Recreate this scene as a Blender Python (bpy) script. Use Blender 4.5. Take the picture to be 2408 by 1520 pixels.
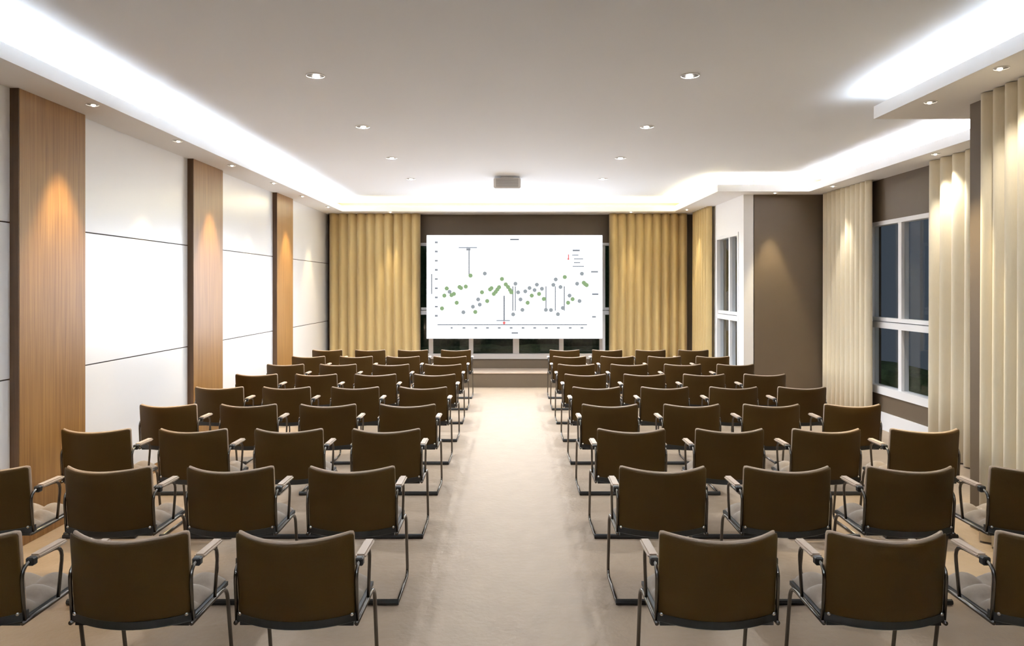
import bpy, bmesh, math, random
from mathutils import Vector, Matrix
random.seed(7)
for o in list(bpy.data.objects): bpy.data.objects.remove(o)
scene = bpy.context.scene
COL = scene.collection

# ------------------------------------------------------------------ camera, world, exposure
S = 1.12                       # depth unit (m): one chair row is 1.0 * S
FPX = 1532.0 * S               # focal length in pixels of the 2408 px frame
H = 1.854                      # eye height
cam = bpy.data.cameras.new('camera'); camo = bpy.data.objects.new('camera', cam); COL.objects.link(camo)
camo.location = (0, 0, H); camo.rotation_euler = (math.pi/2, 0, 0)
cam.sensor_width = 36.0; cam.lens = 36.0*FPX/2408.0
cam.shift_x = 2.0/2408; cam.shift_y = -84.0/2408
cam.clip_start = 0.05; cam.clip_end = 300
scene.camera = camo
w = bpy.data.worlds.new('night_sky'); scene.world = w; w.use_nodes = True
w.node_tree.nodes['Background'].inputs[0].default_value = (0.22, 0.27, 0.34, 1)
w.node_tree.nodes['Background'].inputs[1].default_value = 0.065
scene.view_settings.view_transform = 'Standard'
scene.view_settings.look = 'None'
scene.view_settings.gamma = 1.0
scene.view_settings.use_curve_mapping = False
scene.view_settings.exposure = 1.9
scene.cycles.use_denoising = True
scene.cycles.max_bounces = 8
scene.cycles.diffuse_bounces = 5
scene.cycles.sample_clamp_indirect = 6.0

LED_COOL = (0.80, 0.90, 1.0); LED_WARM = (1.0, 0.88, 0.52); LED_MID = (0.92, 0.95, 1.0)
LED_POWER = 37.0
SPOT_CEIL = 70.0
SPOT_WALL = 27.0
SCREEN_EMIT = 2.0

# ------------------------------------------------------------------ materials
def newmat(name):
    m = bpy.data.materials.new(name); m.use_nodes = True
    return m, m.node_tree.nodes, m.node_tree.links, m.node_tree.nodes['Principled BSDF']
def pbr(name, col, rough=0.5, metal=0.0, spec=0.5, noise=0.0, nscale=20.0, bump=0.0, bscale=200.0, sheen=0.0, coat=0.0, coatr=0.1, stretch=(1,1,1), ior=None):
    m, N, L, b = newmat(name)
    b.inputs['Base Color'].default_value = (*col, 1)
    b.inputs['Roughness'].default_value = rough; b.inputs['Metallic'].default_value = metal
    b.inputs['Specular IOR Level'].default_value = spec
    if ior: b.inputs['IOR'].default_value = ior
    if sheen: b.inputs['Sheen Weight'].default_value = sheen
    if coat: b.inputs['Coat Weight'].default_value = coat; b.inputs['Coat Roughness'].default_value = coatr
    tc = N.new('ShaderNodeTexCoord'); mp = N.new('ShaderNodeMapping'); L.new(tc.outputs['Object'], mp.inputs[0]); mp.inputs['Scale'].default_value = stretch
    if noise:
        t = N.new('ShaderNodeTexNoise'); t.inputs['Scale'].default_value = nscale; t.inputs['Detail'].default_value = 4
        r = N.new('ShaderNodeMix'); r.data_type = 'RGBA'
        r.inputs[6].default_value = (*[max(0, c*(1-noise)) for c in col], 1); r.inputs[7].default_value = (*[min(1, c*(1+noise)) for c in col], 1)
        L.new(mp.outputs[0], t.inputs['Vector']); L.new(t.outputs[0], r.inputs[0]); L.new(r.outputs[2], b.inputs['Base Color'])
    if bump:
        t2 = N.new('ShaderNodeTexNoise'); t2.inputs['Scale'].default_value = bscale; t2.inputs['Detail'].default_value = 3
        bp = N.new('ShaderNodeBump'); bp.inputs['Strength'].default_value = bump; bp.inputs['Distance'].default_value = 0.01
        L.new(mp.outputs[0], t2.inputs['Vector']); L.new(t2.outputs[0], bp.inputs['Height']); L.new(bp.outputs[0], b.inputs['Normal'])
    return m
def emit(name, col, strength):
    m = bpy.data.materials.new(name); m.use_nodes = True; N = m.node_tree.nodes; L = m.node_tree.links
    N.clear(); e = N.new('ShaderNodeEmission'); o = N.new('ShaderNodeOutputMaterial')
    e.inputs[0].default_value = (*col, 1); e.inputs[1].default_value = strength; L.new(e.outputs[0], o.inputs[0])
    return m
def wood(name, c1, c2, rough=0.35):
    m, N, L, b = newmat(name)
    tc = N.new('ShaderNodeTexCoord'); mp = N.new('ShaderNodeMapping'); mp.inputs['Scale'].default_value = (30, 30, 0.9)
    t = N.new('ShaderNodeTexNoise'); t.inputs['Scale'].default_value = 1.6; t.inputs['Detail'].default_value = 6; t.inputs['Distortion'].default_value = 0.4
    cr = N.new('ShaderNodeValToRGB'); cr.color_ramp.elements[0].color = (*c1, 1); cr.color_ramp.elements[1].color = (*c2, 1)
    cr.color_ramp.elements[0].position = 0.3; cr.color_ramp.elements[1].position = 0.72
    L.new(tc.outputs['Object'], mp.inputs[0]); L.new(mp.outputs[0], t.inputs['Vector']); L.new(t.outputs[0], cr.inputs[0]); L.new(cr.outputs[0], b.inputs['Base Color'])
    b.inputs['Roughness'].default_value = rough; b.inputs['Specular IOR Level'].default_value = 0.5
    bp = N.new('ShaderNodeBump'); bp.inputs['Strength'].default_value = 0.08; bp.inputs['Distance'].default_value = 0.004
    L.new(t.outputs[0], bp.inputs['Height']); L.new(bp.outputs[0], b.inputs['Normal'])
    return m
def glassmat(name):
    m = bpy.data.materials.new(name); m.use_nodes = True; N = m.node_tree.nodes; L = m.node_tree.links
    N.clear(); o = N.new('ShaderNodeOutputMaterial'); mx = N.new('ShaderNodeMixShader'); f = N.new('ShaderNodeLayerWeight'); f.inputs[0].default_value = 0.5
    pw = N.new('ShaderNodeMath'); pw.operation = 'POWER'; pw.inputs[1].default_value = 5.0; ma = N.new('ShaderNodeMath'); ma.operation = 'MULTIPLY_ADD'; ma.inputs[1].default_value = 0.5; ma.inputs[2].default_value = 0.03
    t = N.new('ShaderNodeBsdfTransparent'); t.inputs[0].default_value = (0.93, 0.95, 0.96, 1)
    g = N.new('ShaderNodeBsdfGlossy'); g.inputs['Roughness'].default_value = 0.02
    L.new(f.outputs['Facing'], pw.inputs[0]); L.new(pw.outputs[0], ma.inputs[0])
    L.new(ma.outputs[0], mx.inputs[0]); L.new(t.outputs[0], mx.inputs[1]); L.new(g.outputs[0], mx.inputs[2]); L.new(mx.outputs[0], o.inputs[0])
    return m

M = {}
M['carpet'] = pbr('beige_carpet', (0.345, 0.258, 0.18), 0.6, spec=0.4, noise=0.10, nscale=6, bump=0.5, bscale=26)
M['ceiling'] = pbr('ceiling_paint', (0.87, 0.905, 0.96), 0.8, spec=0.2)
M['soffit'] = pbr('soffit_paint', (0.88, 0.865, 0.85), 0.75, spec=0.2)
M['taupe'] = pbr('taupe_paint', (0.135, 0.098, 0.062), 0.55, spec=0.35, noise=0.05, nscale=3)
M['backing'] = pbr('dark_backing', (0.10, 0.07, 0.05), 0.7)
M['panel'] = pbr('white_lacquer', (0.92, 0.925, 0.94), 0.33, spec=0.5, ior=1.7, noise=0.015, nscale=2, coat=1.0, coatr=0.25)
M['wood'] = wood('oak_veneer', (0.235, 0.108, 0.028), (0.375, 0.20, 0.062))
M['dark_wood'] = wood('dark_oak', (0.075, 0.035, 0.012), (0.13, 0.065, 0.025), 0.5)
M['gold'] = pbr('cream_curtain_warm_lit', (0.55, 0.405, 0.185), 0.8, spec=0.2, sheen=0.2, noise=0.06, nscale=60, stretch=(6, 6, 0.3))  # the cream fabric again, with the warm light at the back put into its colour
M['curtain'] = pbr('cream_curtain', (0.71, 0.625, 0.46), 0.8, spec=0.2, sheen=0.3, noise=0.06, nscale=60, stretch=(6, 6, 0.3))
M['white'] = pbr('white_aluminium', (0.86, 0.85, 0.85), 0.4)
M['glass'] = glassmat('window_glass')
M['leather'] = pbr('brown_leather', (0.052, 0.0255, 0.0042), 0.5, spec=0.14, noise=0.10, nscale=5, bump=0.10, bscale=260)
M['pad'] = pbr('tan_upholstery', (0.38, 0.28, 0.20), 0.6, spec=0.35, noise=0.08, nscale=30)
M['black'] = pbr('black_plastic', (0.010, 0.009, 0.008), 0.45)
M['chrome'] = pbr('dark_chrome', (0.16, 0.145, 0.13), 0.25, metal=1.0)
M['bolt'] = pbr('steel_bolt', (0.8, 0.78, 0.74), 0.25, metal=1.0)
M['fabric'] = pbr('tufted_fabric', (0.27, 0.217, 0.168), 0.85, spec=0.2, noise=0.12, nscale=50, sheen=0.2)
M['armpad'] = pbr('beige_arm_pad', (0.50, 0.39, 0.30), 0.5)
M['screen'] = emit('screen_white', (0.84, 0.90, 1.0), SCREEN_EMIT)
M['mark_green'] = emit('chart_green', (0.26, 0.38, 0.20), 0.32)
M['mark_grey'] = emit('chart_grey', (0.30, 0.33, 0.35), 0.32)
M['mark_pale'] = emit('chart_pale', (0.26, 0.28, 0.31), 0.32)
M['mark_red'] = emit('chart_red', (0.75, 0.16, 0.16), 0.32)
M['bezel'] = pbr('screen_casing', (0.70, 0.70, 0.72), 0.4)
M['grey_plastic'] = pbr('grey_plastic', (0.5, 0.48, 0.45), 0.5)
M['white_plastic'] = pbr('white_plastic', (0.82, 0.81, 0.80), 0.4)
M['lamp'] = emit('lamp_glow', (1.0, 0.97, 0.92), 25.0)
M['lamp_small'] = emit('small_lamp_glow', (1.0, 0.90, 0.72), 4.0)
M['baffle'] = pbr('lamp_baffle', (0.10, 0.09, 0.08), 0.5)
M['lawn'] = pbr('lawn', (0.05, 0.08, 0.03), 0.9, noise=0.4, nscale=8)
M['hedge'] = pbr('hedge_leaves', (0.10, 0.16, 0.06), 0.8, noise=0.6, nscale=14)

# ------------------------------------------------------------------ helpers
def link(name, bm, mat, parent=None, smooth=False, loc=None):
    me = bpy.data.meshes.new(name); bm.normal_update(); bm.to_mesh(me); bm.free()
    mats = mat if isinstance(mat, (list, tuple)) else [mat]
    for k in mats: me.materials.append(M[k])
    if smooth:
        for p in me.polygons: p.use_smooth = True
    o = bpy.data.objects.new(name, me); COL.objects.link(o)
    if parent: o.parent = parent
    if loc: o.location = loc
    return o
def empty(name, loc=(0,0,0)):
    o = bpy.data.objects.new(name, None); COL.objects.link(o); o.location = loc; o.empty_display_size = 0.1
    return o
def tag(o, label, cat=None, group=None, kind=None):
    o['label'] = label
    if cat: o['category'] = cat
    if group: o['group'] = group
    if kind: o['kind'] = kind
    return o
def struct(o, label=None):
    o['kind'] = 'structure'
    if label: o['label'] = label
    return o
def box(bm, x0, x1, y0, y1, z0, z1, mi=0):
    v = [bm.verts.new(p) for p in ((x0,y0,z0),(x1,y0,z0),(x1,y1,z0),(x0,y1,z0),(x0,y0,z1),(x1,y0,z1),(x1,y1,z1),(x0,y1,z1))]
    fs = []
    for q in ((0,3,2,1),(4,5,6,7),(0,1,5,4),(1,2,6,5),(2,3,7,6),(3,0,4,7)):
        f = bm.faces.new([v[i] for i in q]); f.material_index = mi; fs.append(f)
    return fs
def boxo(name, x0, x1, y0, y1, z0, z1, mat, parent=None, bevel=0.0):
    bm = bmesh.new(); box(bm, x0, x1, y0, y1, z0, z1)
    if bevel: bmesh.ops.bevel(bm, geom=bm.edges[:], offset=bevel, segments=2, affect='EDGES')
    return link(name, bm, mat, parent)
def prism(bm, pts, z0, z1):
    a = [bm.verts.new((p[0], p[1], z0)) for p in pts]; b = [bm.verts.new((p[0], p[1], z1)) for p in pts]
    n = len(pts)
    bm.faces.new(list(reversed(a))); bm.faces.new(b)
    for i in range(n): bm.faces.new((a[i], a[(i+1) % n], b[(i+1) % n], b[i]))
    bmesh.ops.recalc_face_normals(bm, faces=bm.faces[:])
def round_path(pts, r, n=4):
    out = [Vector(pts[0])]
    for i in range(1, len(pts)-1):
        p = Vector(pts[i]); a = (Vector(pts[i-1])-p); b = (Vector(pts[i+1])-p)
        d = min(r, a.length*0.45, b.length*0.45); a.normalize(); b.normalize()
        p0 = p+a*d; p1 = p+b*d
        for k in range(n+1):
            t = k/n; out.append((1-t)**2*p0 + 2*t*(1-t)*p + t*t*p1)
    out.append(Vector(pts[-1])); return out
def tube(bm, pts, r, seg=8, rx=None):
    rings = []; prev = None
    for i, p in enumerate(pts):
        p = Vector(p)
        d = (Vector(pts[min(i+1, len(pts)-1)])-Vector(pts[max(i-1, 0)])).normalized()
        ref = prev if prev is not None else (Vector((1,0,0)) if abs(d.x) < 0.9 else Vector((0,0,1)))
        u = (ref - d*ref.dot(d)).normalized(); v = d.cross(u); prev = u
        rings.append([bm.verts.new(p + (u*math.cos(2*math.pi*k/seg)*(rx or r) + v*math.sin(2*math.pi*k/seg)*r)) for k in range(seg)])
    for a, b in zip(rings, rings[1:]):
        for k in range(seg): bm.faces.new((a[k], a[(k+1) % seg], b[(k+1) % seg], b[k]))
    bm.faces.new(list(reversed(rings[0]))); bm.faces.new(rings[-1])
def lathe(bm, prof, seg=20, mi=0):
    rings = []
    for r, z in prof:
        rings.append([bm.verts.new((r*math.cos(2*math.pi*k/seg), r*math.sin(2*math.pi*k/seg), z)) for k in range(seg)] if r > 1e-6 else [bm.verts.new((0,0,z))])
    for a, b in zip(rings, rings[1:]):
        for k in range(seg):
            k2 = (k+1) % seg
            if len(a) == 1 and len(b) == 1: continue
            if len(a) == 1: f = bm.faces.new((a[0], b[k], b[k2]))
            elif len(b) == 1: f = bm.faces.new((a[k], b[0], a[k2]))
            else: f = bm.faces.new((a[k], b[k], b[k2], a[k2]))
            f.material_index = mi
    bmesh.ops.recalc_face_normals(bm, faces=bm.faces[:])
def copy_tree(o, parent=None):
    c = o.copy(); COL.objects.link(c)
    if parent: c.parent = parent
    for ch in list(o.children): copy_tree(ch, c)
    return c

# ------------------------------------------------------------------ room shell
ZC, ZS, FASC = 3.50, 3.27, 0.105       # ceiling, soffit underside, fascia height
XL, XR, XB = -3.58, 3.55, 4.85
D0, DB = -2.4, 12.70
Y0, YB = D0*S, DB*S
B0, B1 = 5.04*S, 9.95*S                   # window bay on the right
wallpath = [(XL, Y0), (XL, YB), (XR, YB), (XR, B1), (XB, B1), (XB, B0), (XR, B0), (XR, Y0)]
inner = [(-3.147, Y0+0.45), (-3.147, 12.12*S), (3.05, 12.12*S), (3.05, 9.62*S), (4.40, 9.62*S), (4.40, 5.48*S), (3.05, 5.48*S), (3.05, Y0+0.45)]
bm = bmesh.new(); prism(bm, wallpath, -0.1, 0.0); struct(link('floor', bm, 'carpet'), 'beige carpet floor with a wide bare aisle between chair blocks')
bm = bmesh.new(); prism(bm, wallpath, ZC, ZC+0.1); struct(link('ceiling', bm, 'ceiling'), 'smooth white painted ceiling')

def wall_open(name, axis, c, t, a0, a1, z0, z1, hole, mat, label):
    """wall slab with a rectangular opening; axis 'x': plane at x=c spanning y a0..a1; t: thickness outward"""
    bm = bmesh.new()
    def bx(p, q, r, s):
        if q-p < 1e-4 or s-r < 1e-4: return
        if axis == 'x': box(bm, min(c, c+t), max(c, c+t), p, q, r, s)
        else: box(bm, p, q, min(c, c+t), max(c, c+t), r, s)
    if hole:
        h0, h1, k0, k1 = hole
        bx(a0, h0, z0, z1); bx(h1, a1, z0, z1); bx(h0, h1, z0, k0); bx(h0, h1, k1, z1)
    else: bx(a0, a1, z0, z1)
    return struct(link(name, bm, mat), label)
WZ0, WZ1 = 0.46, 2.72
BW = (-2.42, 2.60)                       # back window
SW = (7.50*S, 8.82*S)                    # bay window
FW = (10.16*S, 11.25*S)                  # far right window
wl = wall_open('wall_left', 'x', XL, -0.15, Y0, YB, 0, ZC, None, 'backing', 'long wall clad in oak pilasters and white panels')
wall_open('wall_back', 'y', YB, 0.16, XL-0.15, XR+0.15, 0, ZC, (BW[0], BW[1], WZ0, WZ1), 'taupe', 'taupe end wall behind the screen and curtains')
wall_open('wall_right', 'x', XR, 0.15, Y0, B0, 0, ZC, None, 'taupe', 'taupe side wall behind the nearest curtain')
wall_open('wall_bay', 'x', XB, 0.16, B0-0.15, B1+0.15, 0, ZC, (SW[0], SW[1], WZ0, WZ1), 'taupe', 'taupe window wall of the side bay')
wall_open('wall_bay_end', 'y', B1, 0.15, XR+0.15, XB, 0, ZC, None, 'taupe', 'taupe wall panel facing the chairs, lit by one downlight')
wall_open('wall_bay_return', 'y', B0, -0.15, XR+0.15, XB, 0, ZC, None, 'taupe', 'short wall closing the bay')
wall_open('wall_far_right', 'x', XR, 0.16, B1, YB, 0, ZC, (FW[0], FW[1], WZ0, WZ1), 'soffit', 'pale wall with a window beyond the taupe panel')
wall_open('wall_rear', 'y', Y0, -0.15, XL-0.15, XR+0.15, 0, ZC, None, 'taupe', 'taupe wall at the other end of the room')

# soffits with fascia lips and the LED strips lying in the coves
led_cols = [LED_COOL, LED_WARM, LED_WARM, LED_MID, LED_MID, LED_COOL, LED_COOL, LED_COOL]
led_pow = [1.0, 1.15, 0.9, 0.9, 0.85, 0.4, 0.8, 3.0]
soffit_names = ['white ceiling soffit along the oak panelled wall', 'white ceiling soffit above the screen', 'white ceiling soffit over the far window',
    'white ceiling soffit above the taupe wall panel', 'white ceiling soffit along the window bay', 'white ceiling soffit end closing the bay', 'white ceiling soffit above the nearest curtain', 'white ceiling soffit behind the camera']
def offset_path(path, d):
    """closed inner path shifted towards the wall (left of travel)"""
    out = []; n = len(path)
    for i in range(n):
        p = Vector(path[i]); e0 = (p-Vector(path[i-1])).normalized(); e1 = (Vector(path[(i+1) % n])-p).normalized()
        n0 = Vector((-e0.y, e0.x)); n1 = Vector((-e1.y, e1.x)); b = n0+n1
        out.append(p+b/b.dot(n0)*d)
    return out
lip = offset_path(inner, 0.02)
led0 = offset_path(inner, 0.12); led1 = offset_path(inner, 0.142)
for i in range(len(inner)):
    j = (i+1) % len(inner)
    a, b = inner[i], inner[j]; wa, wb = wallpath[i], wallpath[j]; la, lb = lip[i], lip[j]
    bm = bmesh.new()
    prism(bm, [a, b, wb, wa], ZS, ZS+0.025)
    prism(bm, [a, b, lb, la], ZS+0.025, ZS+FASC)
    so = struct(link('trim_%d' % (i+1 if i < 7 else 9), bm, 'soffit'), soffit_names[i])
    bm = bmesh.new(); prism(bm, [led0[i], led0[j], led1[j], led1[i]], ZS+0.03, ZS+0.045)
    bm.verts.ensure_lookup_table()
    for q in (6, 7): bm.verts[q].co.z = ZS+0.078      # the strip leans towards the room
    key = 'led_%d' % i; M[key] = emit('led_glow_%d' % i, led_cols[i], LED_POWER*led_pow[i])
    link('led_strip', bm, key, so)

# left wall: oak pilasters and white panels (three to a field)
pil = [(2.08, 2.80), (4.63, 5.35), (7.17, 7.90), (9.73, 10.44)]
fields = [(2.80, 4.63), (5.35, 7.17), (7.90, 9.73), (10.44, 12.68)]
for a, b in pil:
    o = boxo('pilaster', XL, XL+0.085, a*S, b*S, 0, ZS, 'wood', wl, 0.003); o['label'] = 'oak veneer pilaster'
    boxo('edge_strip', XL, XL+0.084, a*S-0.006, a*S-0.0002, 0, ZS, 'dark_wood', o)['label'] = 'darker near side of the pilaster'  # thin darker strip over the near side of each pilaster
for a, b in fields:
    for z0, z1 in ((0.09, 1.195), (1.205, 2.31), (2.32, ZS)):
        boxo('panel', XL+0.002, XL+0.02, a*S+0.004, b*S-0.004, z0, z1, 'panel', wl, 0.002)
    boxo('skirting', XL+0.002, XL+0.024, a*S+0.004, b*S-0.004, 0, 0.085, 'wood', wl)

# low ledge under the back window
bm = bmesh.new(); box(bm, -1.75, 1.95, 12.05*S, YB-0.002, 0, 0.255); led = struct(link('trim_8', bm, 'taupe'), 'low taupe ledge in front of the end window')
boxo('ledge_top', -1.77, 1.97, 12.05*S-0.015, YB-0.002, 0.255, 0.275, 'armpad', led, 0.004)
struct(boxo('baseboard_right', XB-0.02, XB-0.001, B0+0.01, B1-0.01, 0.0, 0.23, 'white'), 'white baseboard under the bay window')
struct(boxo('baseboard_end', XR+0.16, XB-0.03, B1-0.018, B1-0.001, 0.0, 0.10, 'taupe'), 'taupe baseboard')

# ------------------------------------------------------------------ windows
def window(name, axis, c, depth, a0, a1, cols, mull, label, fw=0.055, inward=-1):
    """axis 'x': lies in plane x=c.. ; cols: list of mullion centres ; transom at 1.31-1.46"""
    root = struct(empty(name, (c, a0, WZ0) if axis == 'x' else (a0, c, WZ0)), label)
    ox, oy, oz = root.location
    def part(nm, p, q, r, s, d0, d1, mat, par=None):
        bm = bmesh.new()
        if axis == 'x': box(bm, c+d0-ox, c+d1-ox, p-oy, q-oy, r-oz, s-oz)
        else: box(bm, p-ox, q-ox, c+d0-oy, c+d1-oy, r-oz, s-oz)
        return link(nm, bm, mat, par or root)
    d0, d1 = 0.0, depth
    part('frame_head', a0, a1, WZ1-fw, WZ1, d0-0.012, d1, 'white'); part('frame_sill', a0, a1, WZ0, WZ0+0.10, d0-0.03, d1, 'white')
    part('frame_jamb', a0, a0+fw, WZ0+0.10, WZ1-fw, d0-0.012, d1, 'white'); part('frame_jamb', a1-fw, a1, WZ0+0.10, WZ1-fw, d0-0.012, d1, 'white')
    part('transom', a0+fw, a1-fw, 1.32, 1.40, d0, d1, 'white'); part('transom', a0+fw, a1-fw, 1.41, 1.46, d0+0.01, d1, 'white')
    edges = [a0+fw] + list(cols) + [a1-fw]
    for k, mc in enumerate(cols):
        hw = mull[k]/2
        part('mullion', mc-hw, mc+hw, WZ0+0.10, 1.32, d0+0.005, d1, 'white'); part('mullion', mc-hw, mc+hw, 1.46, WZ1-fw, d0+0.005, d1, 'white')
    for k in range(len(edges)-1):
        p = edges[k] + (mull[k-1]/2 if k > 0 else 0); q = edges[k+1] - (mull[k]/2 if k < len(cols) else 0)
        for r, s in ((WZ0+0.10, 1.32), (1.46, WZ1-fw)):
            part('pane', p, q, r, s, d1*0.45, d1*0.45+0.006, 'glass')
    return root
k = 12.62/1532
window('window_1', 'y', YB, 0.10, BW[0], BW[1], [(x-1202)*k for x in (1012, 1107, 1213.5, 1321, 1418)], [0.085, 0.085, 0.12, 0.085, 0.11], 'wide white framed window behind the screen, dark night outside')
window('window_2', 'x', XB, 0.10, SW[0], SW[1], [8.14*S], [0.075], 'white framed four pane window in the side bay')
window('window_3', 'x', XR, 0.10, FW[0], FW[1], [10.62*S], [0.075], 'white framed window in the far corner beside the taupe panel')

# outside: lawn and clipped hedges under the night sky
bm = bmesh.new(); bm.faces.new([bm.verts.new(p) for p in ((-14,-20,-0.35),(11,-20,-0.35),(11,40,-0.35),(-14,40,-0.35))]); struct(link('ground', bm, 'lawn'), 'dark lawn outside the windows')
def hedge(loc, lx, ly, hz, label):
    bm = bmesh.new(); bmesh.ops.create_icosphere(bm, subdivisions=4, radius=1.0)
    for v in bm.verts:
        c = v.co; k = 1.0/max(abs(c.x), abs(c.y), abs(c.z))**0.75
        n = 1 + 0.10*math.sin(9*c.x+3*c.z)*math.sin(8*c.y+2*c.x) + random.uniform(-0.05, 0.05)
        v.co = Vector((c.x*k*n*lx/2, c.y*k*n*ly/2, (c.z*k*n+1)*hz/2))
    o = link('hedge', bm, 'hedge', None); o.location = loc; tag(o, label, 'hedge', 'hedges outside'); return o
hedge((-0.2, 13.9*S, -0.35), 5.6, 1.0, 0.93, 'clipped green hedge outside the window behind the screen')
hedge((0.0, 19.0*S, -0.35), 12.0, 2.0, 7.0, 'tall added row of trees blocking the sky behind the screen window')  # added to keep the blue sky out of the back panes
hedge((6.6, 9.6*S, -0.35), 1.0, 6.5, 0.86, 'dark olive hedge outside the bay window')

# ------------------------------------------------------------------ curtains
def curtain(axis, c, a0, a1, label, pitch=0.17, amp=0.045, z0=0.015, z1=ZS-0.004, seed=1, mat='curtain'):
    rnd = random.Random(seed); bm = bmesh.new(); L = a1-a0
    nf = max(2, round(L/pitch)); per = 10; n = nf*per
    ph = [rnd.uniform(0.75, 1.2) for _ in range(nf+1)]; wv = [rnd.uniform(-0.25, 0.25) for _ in range(nf+1)]
    zs = [z1, z1-0.06, z1-0.35, 2.3, 1.5, 0.7, z0]
    rows = []
    for j, z in enumerate(zs):
        r = []
        am = amp*(0.8 + 0.35*(1-z/3.3))
        for i in range(n+1):
            t = i/per; k = min(int(t), nf-1); f = t-k
            aa = ph[k]*(1-f)+ph[k+1]*f; wob = wv[k]*(1-f)+wv[k+1]*f
            off = -am*aa*(2*abs(math.sin(math.pi*t + wob*(1-z/3.3)*0.5))**0.75 - 1)
            pos = a0 + L*i/n
            r.append(bm.verts.new((c+off, pos, z) if axis == 'x' else (pos, c+off, z)))
        rows.append(r)
    for a, b in zip(rows, rows[1:]):
        for i in range(n): bm.faces.new((a[i], b[i], b[i+1], a[i+1]))
    o = link('curtain', bm, mat, None, True)
    s = o.modifiers.new('thickness', 'SOLIDIFY'); s.thickness = 0.004
    return tag(o, label, 'curtain', 'floor length curtains')
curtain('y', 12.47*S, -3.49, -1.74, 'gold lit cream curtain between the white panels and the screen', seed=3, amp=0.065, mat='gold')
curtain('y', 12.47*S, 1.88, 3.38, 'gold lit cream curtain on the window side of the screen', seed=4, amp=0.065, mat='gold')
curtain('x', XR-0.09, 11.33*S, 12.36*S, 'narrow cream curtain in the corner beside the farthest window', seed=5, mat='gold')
curtain('x', XB-0.13, 8.56*S, 9.86*S, 'cream curtain between the taupe wall panel and the bay window', seed=6, pitch=0.15, amp=0.03)
curtain('x', XB-0.13, 6.2*S, 7.36*S, 'pale curtain with deep folds on the near side of the bay window', seed=7, pitch=0.21, amp=0.065)
curtain('x', XR-0.09, 3.3*S, 4.79*S, 'tall cream curtain closest to the camera, at the picture edge', seed=8, pitch=0.13, amp=0.045)

# ------------------------------------------------------------------ screen with scatter chart
scr_y = 12.28*S; kx = 12.28/1532
def sx(px): return (px-1202)*kx
def sz(py): return H + (676-py)*kx
screen = tag(empty('presentation_screen', (sx(1210), scr_y, sz(797))), 'large bright white screen showing a scatter chart in front of the end window', 'screen')
bm = bmesh.new(); box(bm, sx(1003)-screen.location.x, sx(1417)-screen.location.x, 0.0, 0.05, 0, sz(553)-sz(797))
link('casing', bm, 'bezel', screen)
bm = bmesh.new(); X0, X1, Z1 = sx(1004.5)-screen.location.x, sx(1415.5)-screen.location.x, sz(554.5)-sz(797)
box(bm, X0, X1, -0.006, 0.0, 0.012, Z1); link('display', bm, 'screen', screen)
def cz(zx, zy):   # chart coordinates read off a 4.47x enlargement of the screen
    return sx(960+zx/4.47)-screen.location.x, sz(530+zy/4.47)-sz(797)
def quad(bm, x, z, hw, hh, y=-0.008):
    bm.faces.new([bm.verts.new(p) for p in ((x-hw,y,z-hh),(x+hw,y,z-hh),(x+hw,y,z+hh),(x-hw,y,z+hh))])
def diamond(bm, x, z, r, y=-0.0085):
    bm.faces.new([bm.verts.new((x+r*math.cos(2*math.pi*q/8), y, z+r*math.sin(2*math.pi*q/8))) for q in range(8)])
green = [(355,875),(405,665),(380,740),(455,735),(480,722),(540,650),(555,660),(605,645),(655,530),(510,815),(775,705),(830,797),(860,675),(875,662),(900,722),(920,700),(938,675),(955,652),(985,565),(1025,622),(1050,650),(1070,680),(1083,705),(1255,815),(1298,740),(1375,722),(1425,775),(1645,545),(1680,815),(1727,777),(1845,605),(1860,620),(1875,630),(705,912)]
grey = [(435,700),(580,915),(680,857),(735,780),(752,835),(805,508),(1127,615),(1155,705),(1180,780),(1200,890),(1103,937),(1230,695),(1275,660),(1328,682),(1352,625),(1405,668),(1447,890),(1500,892),(1525,627),(1550,570),(1600,650),(1573,935),(1625,870),(1695,740),(1775,615),(1800,797),(1825,510)]
bm = bmesh.new()
for p in green: diamond(bm, *cz(*p), 0.044)
link('chart_points', bm, 'mark_green', screen)['kind'] = 'stuff'
bm = bmesh.new()
for p in grey: diamond(bm, *cz(*p), 0.042)
link('chart_points', bm, 'mark_grey', screen)['kind'] = 'stuff'
bm = bmesh.new()
def stroke(zx0, zx1, zy, h=0.008):
    h = max(h*1.6, 0.013)
    a, z = cz(zx0, zy); b, _ = cz(zx1, zy); quad(bm, (a+b)/2, z, (b-a)/2, h)
def vstroke(zx, zy0, zy1, h=0.006):
    h = max(h*1.6, 0.013)
    x, a = cz(zx, zy0); _, b = cz(zx, zy1); quad(bm, x, (a+b)/2, h, (a-b)/2)
stroke(1070, 1165, 150, 0.012); stroke(530, 725, 235, 0.007); vstroke(640, 262, 520, 0.005); stroke(610, 655, 255, 0.014)
for i in range(9): stroke(278, 312, 180+96.5*i, 0.012)
vstroke(247, 510, 725, 0.007)
for i in range(12): stroke(445+124*i, 470+124*i+(8 if i else 0), 1080, 0.011)
stroke(305, 1880, 1047, 0.003); stroke(1085, 1155, 1133, 0.012);
stroke(1725, 1805, 265, 0.012); stroke(1720, 1790, 315, 0.006); stroke(1740, 1840, 355, 0.006); stroke(1725, 1850, 432, 0.006); stroke(1740, 1810, 392, 0.004)
stroke(1920, 1995, 490, 0.012); stroke(1930, 2000, 725, 0.012); stroke(1930, 1975, 963, 0.012); stroke(925, 1070, 1003, 0.006)
vstroke(1008, 740, 1000, 0.010)
for x in (1100, 1125, 1545, 1640, 1447): vstroke(x, 640, 900, 0.003)
link('chart_lines', bm, 'mark_pale', screen)['kind'] = 'stuff'
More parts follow.
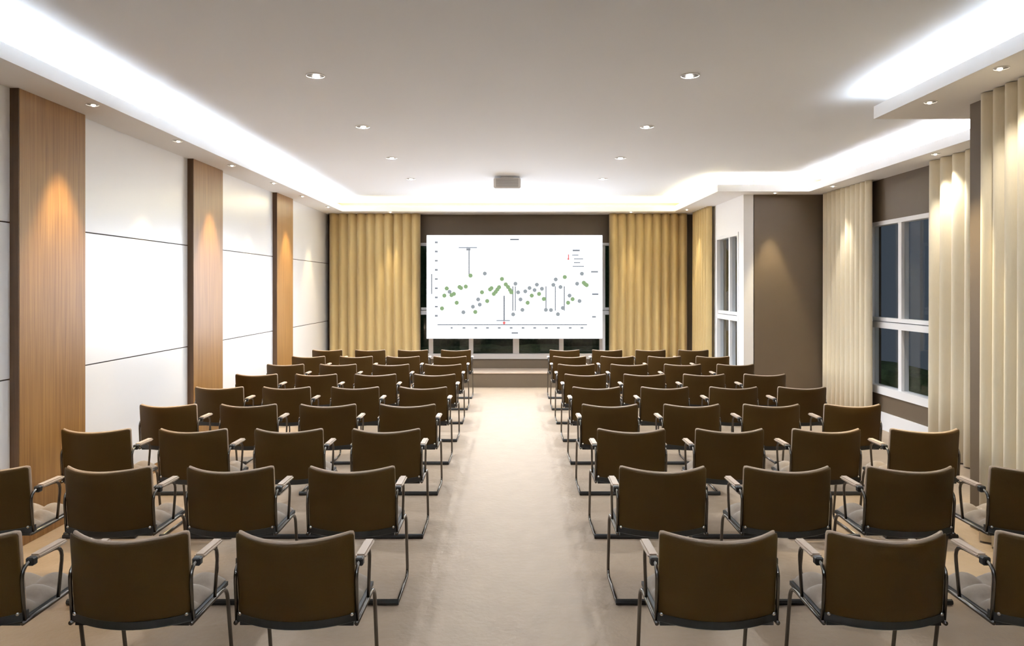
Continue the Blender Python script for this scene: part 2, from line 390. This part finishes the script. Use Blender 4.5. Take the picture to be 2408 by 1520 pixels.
bm = bmesh.new(); diamond(bm, *cz(1008, 1026), 0.03); diamond(bm, *cz(1683, 355), 0.022); vstroke(1683, 305, 350, 0.006)
link('chart_markers', bm, 'mark_red', screen)['kind'] = 'stuff'
for px in (1045, 1375):
    boxo('wall_bracket', sx(px)-screen.location.x-0.03, sx(px)-screen.location.x+0.03, 0.05, YB-0.001-scr_y, 2.745-screen.location.z, 2.80-screen.location.z, 'bezel', screen)

# ------------------------------------------------------------------ projector on the ceiling
pj = tag(empty('projector', ((1192.5-1202)*9.6/1532, 9.6*S, ZC)), 'white boxy projector with grey vent hanging from the ceiling', 'projector')
bm = bmesh.new(); box(bm, -0.20, 0.20, 0.0, 0.34, -0.185, -0.03); bmesh.ops.bevel(bm, geom=bm.edges[:], offset=0.012, segments=2, affect='EDGES'); link('body', bm, 'white_plastic', pj)
bm = bmesh.new(); box(bm, -0.165, 0.165, -0.004, 0.01, -0.165, -0.045); gr = link('vent_grille', bm, 'grey_plastic', pj)
for i in range(5): boxo('louvre', -0.16, 0.16, -0.012, -0.003, -0.155+0.022*i, -0.147+0.022*i, 'bezel', gr)
bm = bmesh.new(); box(bm, -0.09, 0.09, 0.06, 0.26, -0.03, -0.0005); link('ceiling_mount', bm, 'white_plastic', pj)

# ------------------------------------------------------------------ recessed downlights
def downlight_proto(r):
    root = empty('downlight')
    bm = bmesh.new(); lathe(bm, [(r*0.90, -0.001), (r*0.91, -0.006), (r*0.99, -0.005), (r, -0.001)], 24); link('trim_ring', bm, 'white_plastic', root, True)
    bm = bmesh.new(); lathe(bm, [(r*0.905, -0.0015), (0.0, -0.0015)], 24); link('baffle', bm, 'baffle', root)
    bm = bmesh.new(); lathe(bm, [(r*0.34, -0.002), (r*0.32, -0.008), (r*0.2, -0.013), (0, -0.014)], 16); link('lamp', bm, 'lamp' if r > 0.06 else 'lamp_small', root, True, (0, r*0.3, 0))
    return root
protos = {}
def downlight(loc, label, group, power, angle, col, r=0.075, tilt=(0, 0), blend=0.6):
    if r not in protos: protos[r] = downlight_proto(r); o = protos[r]
    else: o = copy_tree(protos[r])
    o.location = loc; tag(o, label, 'downlight', group)
    ld = bpy.data.lights.new('downlight_beam', 'SPOT'); ld.energy = power; ld.color = col; ld.spot_size = math.radians(angle); ld.spot_blend = blend; ld.shadow_soft_size = 0.03
    lo = bpy.data.objects.new('downlight_beam', ld); COL.objects.link(lo); lo.location = (loc[0], loc[1], loc[2]-0.03)
    lo.rotation_euler = (tilt[0], tilt[1], 0)
    return o
ordn = ['first', 'second', 'third', 'fourth', 'fifth', 'sixth', 'seventh', 'eighth', 'ninth', 'tenth']
dls = [9.87, 8.28, 6.67, 5.06, 3.46]; dpw = [1.8, 1.0, 0.55, 0.38, 0.2]
for si, x in enumerate((-1.52, 1.39)):
    for i, d in enumerate(dls):
        side = 'panelled wall' if si == 0 else 'window'
        downlight((x, d*S, ZC), 'recessed round ceiling downlight, %s from the screen in the row nearer the %s side' % (ordn[i], side), 'ceiling downlights', SPOT_CEIL*dpw[i], 150, (0.86, 0.93, 1.0), blend=1.0)
for i, d in enumerate([11.45, 10.10, 8.82, 7.55, 6.29, 5.04, 3.76]):
    downlight((-3.24 if i % 2 else -3.22, d*S, ZS), 'small downlight in the soffit over the panelled wall, %s from the end curtain' % ordn[i], 'soffit downlights over the panels', SPOT_WALL*(2.4 if i % 2 else 1.5), 54, (1.0, 0.76, 0.40), r=0.048)
GOLD, CREAM = (1.0, 0.84, 0.52), (1.0, 0.94, 0.82)
for x, d, nm, pw, an, lc in [(-2.27, 12.22, 'above the end curtain by the white panels', 1.0, 44, GOLD), (2.25, 12.22, 'above the end curtain on the window side', 0.7, 44, GOLD),
        (3.20, 11.85, 'over the narrow corner curtain', 0.9, 50, GOLD), (3.95, 9.74, 'over the taupe wall panel', 2.6, 42, GOLD), (4.50, 9.1, 'over the curtain beside the taupe panel', 0.9, 50, CREAM),
        (4.50, 6.9, 'over the deep folded bay curtain', 0.8, 90, CREAM), (3.20, 4.97, 'near the soffit corner beside the closest curtain', 3.2, 54, GOLD), (3.16, 4.2, 'over the closest curtain', 0.4, 120, CREAM)]:
    downlight((x, d*S, ZS), 'small soffit downlight ' + nm, 'soffit downlights on the window side', SPOT_WALL*pw, an, lc, r=0.048)

# ------------------------------------------------------------------ chairs
def make_chair():
    root = empty('conference_chair')
    W = 0.25
    def curve(u, v):    # rear surface of the shell: u -1..1 across, v 0..1 up
        return 0.03*(1-v) - (0.060+0.055*v)*(1-u*u)
    # backrest: leather shell with an upholstered pad in front, both swept across
    def shell(name, mat, yo, th, w, zb, zt, label):
        bm = bmesh.new(); rings = []
        us = [-1.0, -0.985, -0.94] + [-0.85+1.7*i/12 for i in range(13)] + [0.94, 0.985, 1.0]
        for u in us:
            e = abs(u); s = 1.0 if e < 0.95 else (0.82 if e < 0.99 else 0.45)
            a0, a1 = zb - 0.014*(1-u*u), zt - 0.012*(1-u*u)
            if s < 1: a0 += 0.012*(1-s); a1 -= 0.024*(1-s)
            prof = [(0.0, q/6) for q in range(7)]
            prof += [(th/2-math.cos(math.pi*q/4)*th/2, 1.0+math.sin(math.pi*q/4)*0.045) for q in range(1, 4)]
            prof += [(th, 1-q/6) for q in range(7)]
            prof += [(th/2+math.cos(math.pi*q/3)*th/2, -math.sin(math.pi*q/3)*0.03) for q in range(1, 3)]
            ring = []
            for dy, v in prof:
                y = curve(u, min(max(v, 0), 1)) + yo + th/2 + (dy-th/2)*s
                ring.append(bm.verts.new((u*w, y, a0+0.012+(a1-0.028-a0)*v)))
            rings.append(ring)
        n = len(rings[0])
        for a, b in zip(rings, rings[1:]):
            for q in range(n): bm.faces.new((a[q], a[(q+1) % n], b[(q+1) % n], b[q]))
        bm.faces.new(rings[0]); bm.faces.new(list(reversed(rings[-1])))
        bmesh.ops.recalc_face_normals(bm, faces=bm.faces[:])
        link(name, bm, mat, root, True)['label'] = label
    shell('backrest', 'leather', 0.0, 0.015, W, 0.452, 0.820, 'curved brown leather back shell')
    shell('back_pad', 'pad', 0.0155, 0.027, W-0.003, 0.46, 0.825, 'tan upholstered front of the back')
    # black rail below the shell
    bm = bmesh.new(); rings = []
    for i in range(17):
        u = -1+2*i/16; y = curve(u, 0)
        dz = -0.014*(1-u*u); zt = 0.468+dz; zb = 0.430+dz
        rings.append([bm.verts.new((u*0.256, y+dy, z)) for dy, z in ((-0.003, zb+0.006), (-0.003, zt), (0.036, zt), (0.036, zb), (0.006, zb))])
    for a, b in zip(rings, rings[1:]):
        for q in range(5): bm.faces.new((a[q], a[(q+1) % 5], b[(q+1) % 5], b[q]))
    bm.faces.new(rings[0]); bm.faces.new(list(reversed(rings[-1]))); bmesh.ops.recalc_face_normals(bm, faces=bm.faces[:])
    link('back_rail', bm, 'black', root)['label'] = 'black lower back rail'
    for s in (-1, 1):
        bm = bmesh.new(); bmesh.ops.create_uvsphere(bm, u_segments=10, v_segments=6, radius=0.009)
        b = link('bolt', bm, 'bolt', root, True); b.location = (s*0.238, curve(0.95, 0)-0.004, 0.466)
    # seat cushion with button tufts
    bm = bmesh.new(); nx, ny = 24, 24; sw, y0, y1 = 0.228, 0.045, 0.465; grid = []
    for j in range(ny+1):
        row = []
        for i in range(nx+1):
            u, v = i/nx, j/ny
            pz = (abs(math.sin(math.pi*3*u))*abs(math.sin(math.pi*3*v)))**0.7
            ed = min(1, min(u, 1-u, v, 1-v)/0.07); ed = math.sqrt(1-(1-ed)**2)
            row.append(bm.verts.new((-sw+2*sw*u, y0+(y1-y0)*v, 0.436+0.010*ed+0.048*pz*ed)))
        grid.append(row)
    for j in range(ny):
        for i in range(nx): bm.faces.new((grid[j][i], grid[j][i+1], grid[j+1][i+1], grid[j+1][i]))
    rim = [grid[0][i] for i in range(nx+1)] + [grid[j][nx] for j in range(1, ny+1)] + [grid[ny][i] for i in range(nx-1, -1, -1)] + [grid[j][0] for j in range(ny-1, 0, -1)]
    low = [bm.verts.new((v.co.x, v.co.y, 0.432)) for v in rim]
    for i in range(len(rim)):
        k2 = (i+1) % len(rim); bm.faces.new((rim[i], low[i], low[k2], rim[k2]))
    bm.faces.new(list(reversed(low))); bmesh.ops.recalc_face_normals(bm, faces=bm.faces[:])
    link('seat', bm, 'fabric', root, True)['label'] = 'beige button tufted seat cushion'
    bm = bmesh.new(); box(bm, -0.243, 0.243, 0.03, 0.455, 0.412, 0.431); link('seat_pan', bm, 'black', root)
    # cantilever side tubes: seat rail, front leg, floor runner
    for s in (-1, 1):
        x = s*0.258
        bm = bmesh.new()
        tube(bm, round_path([(x, 0.02, 0.425), (x, 0.40, 0.432), (x, 0.475, 0.012), (x, 0.06, 0.012)], 0.07, 5), 0.0095, 8)
        link('leg', bm, 'chrome', root, True)
        bm = bmesh.new()
        tube(bm, round_path([(x, 0.035, 0.432), (x, 0.012, 0.675), (x, 0.30, 0.665), (x, 0.262, 0.435)], 0.075, 5), 0.008, 8)
        ar = link('armrest', bm, 'chrome', root, True)
        bm = bmesh.new(); box(bm, x-0.023, x+0.023, 0.095, 0.300, 0.672, 0.692); bmesh.ops.bevel(bm, geom=bm.edges[:], offset=0.007, segments=2, affect='EDGES')
        link('arm_pad', bm, 'armpad', ar)['label'] = 'beige arm pad'
        bm = bmesh.new(); box(bm, x-0.018, x+0.018, 0.062, 0.098, 0.652, 0.688); bmesh.ops.bevel(bm, geom=bm.edges[:], offset=0.006, segments=1, affect='EDGES')
        link('end_cap', bm, 'black', ar)
    bm = bmesh.new(); tube(bm, [(-0.265, 0.055, 0.017), (0.265, 0.055, 0.017)], 0.017, 8); link('floor_bar', bm, 'black', root)
    return root
proto = make_chair(); used = False
rows_d = [2.75 + 1.003*i for i in range(9)]
cols = {'panelled': [-0.915, -1.622, -2.330, -3.040], 'window': [0.880, 1.594, 2.308, 3.022]}
for ri, d in enumerate(rows_d):
    for side, xs in cols.items():
        for ci, x in enumerate(xs):
            if ri == 0 and ci == 3: continue
            if not used: c = proto; used = True
            else: c = copy_tree(proto)
            c.location = (x + random.uniform(-0.006, 0.006), d*S, 0); c.rotation_euler.z = random.uniform(-0.012, 0.012)
            seat = ['aisle seat', 'second seat from the aisle', 'third seat from the aisle', 'outermost seat by the wall'][ci]
            row = ['row nearest the camera'] + ['%s row from the camera' % ordn[q] for q in range(1, 8)] + ['row nearest the screen']
            tag(c, 'brown armchair, %s side, %s, %s' % (side.replace('panelled', 'panel wall'), row[ri], seat), 'chair', 'conference chairs in rows')
bpy.context.view_layer.update()
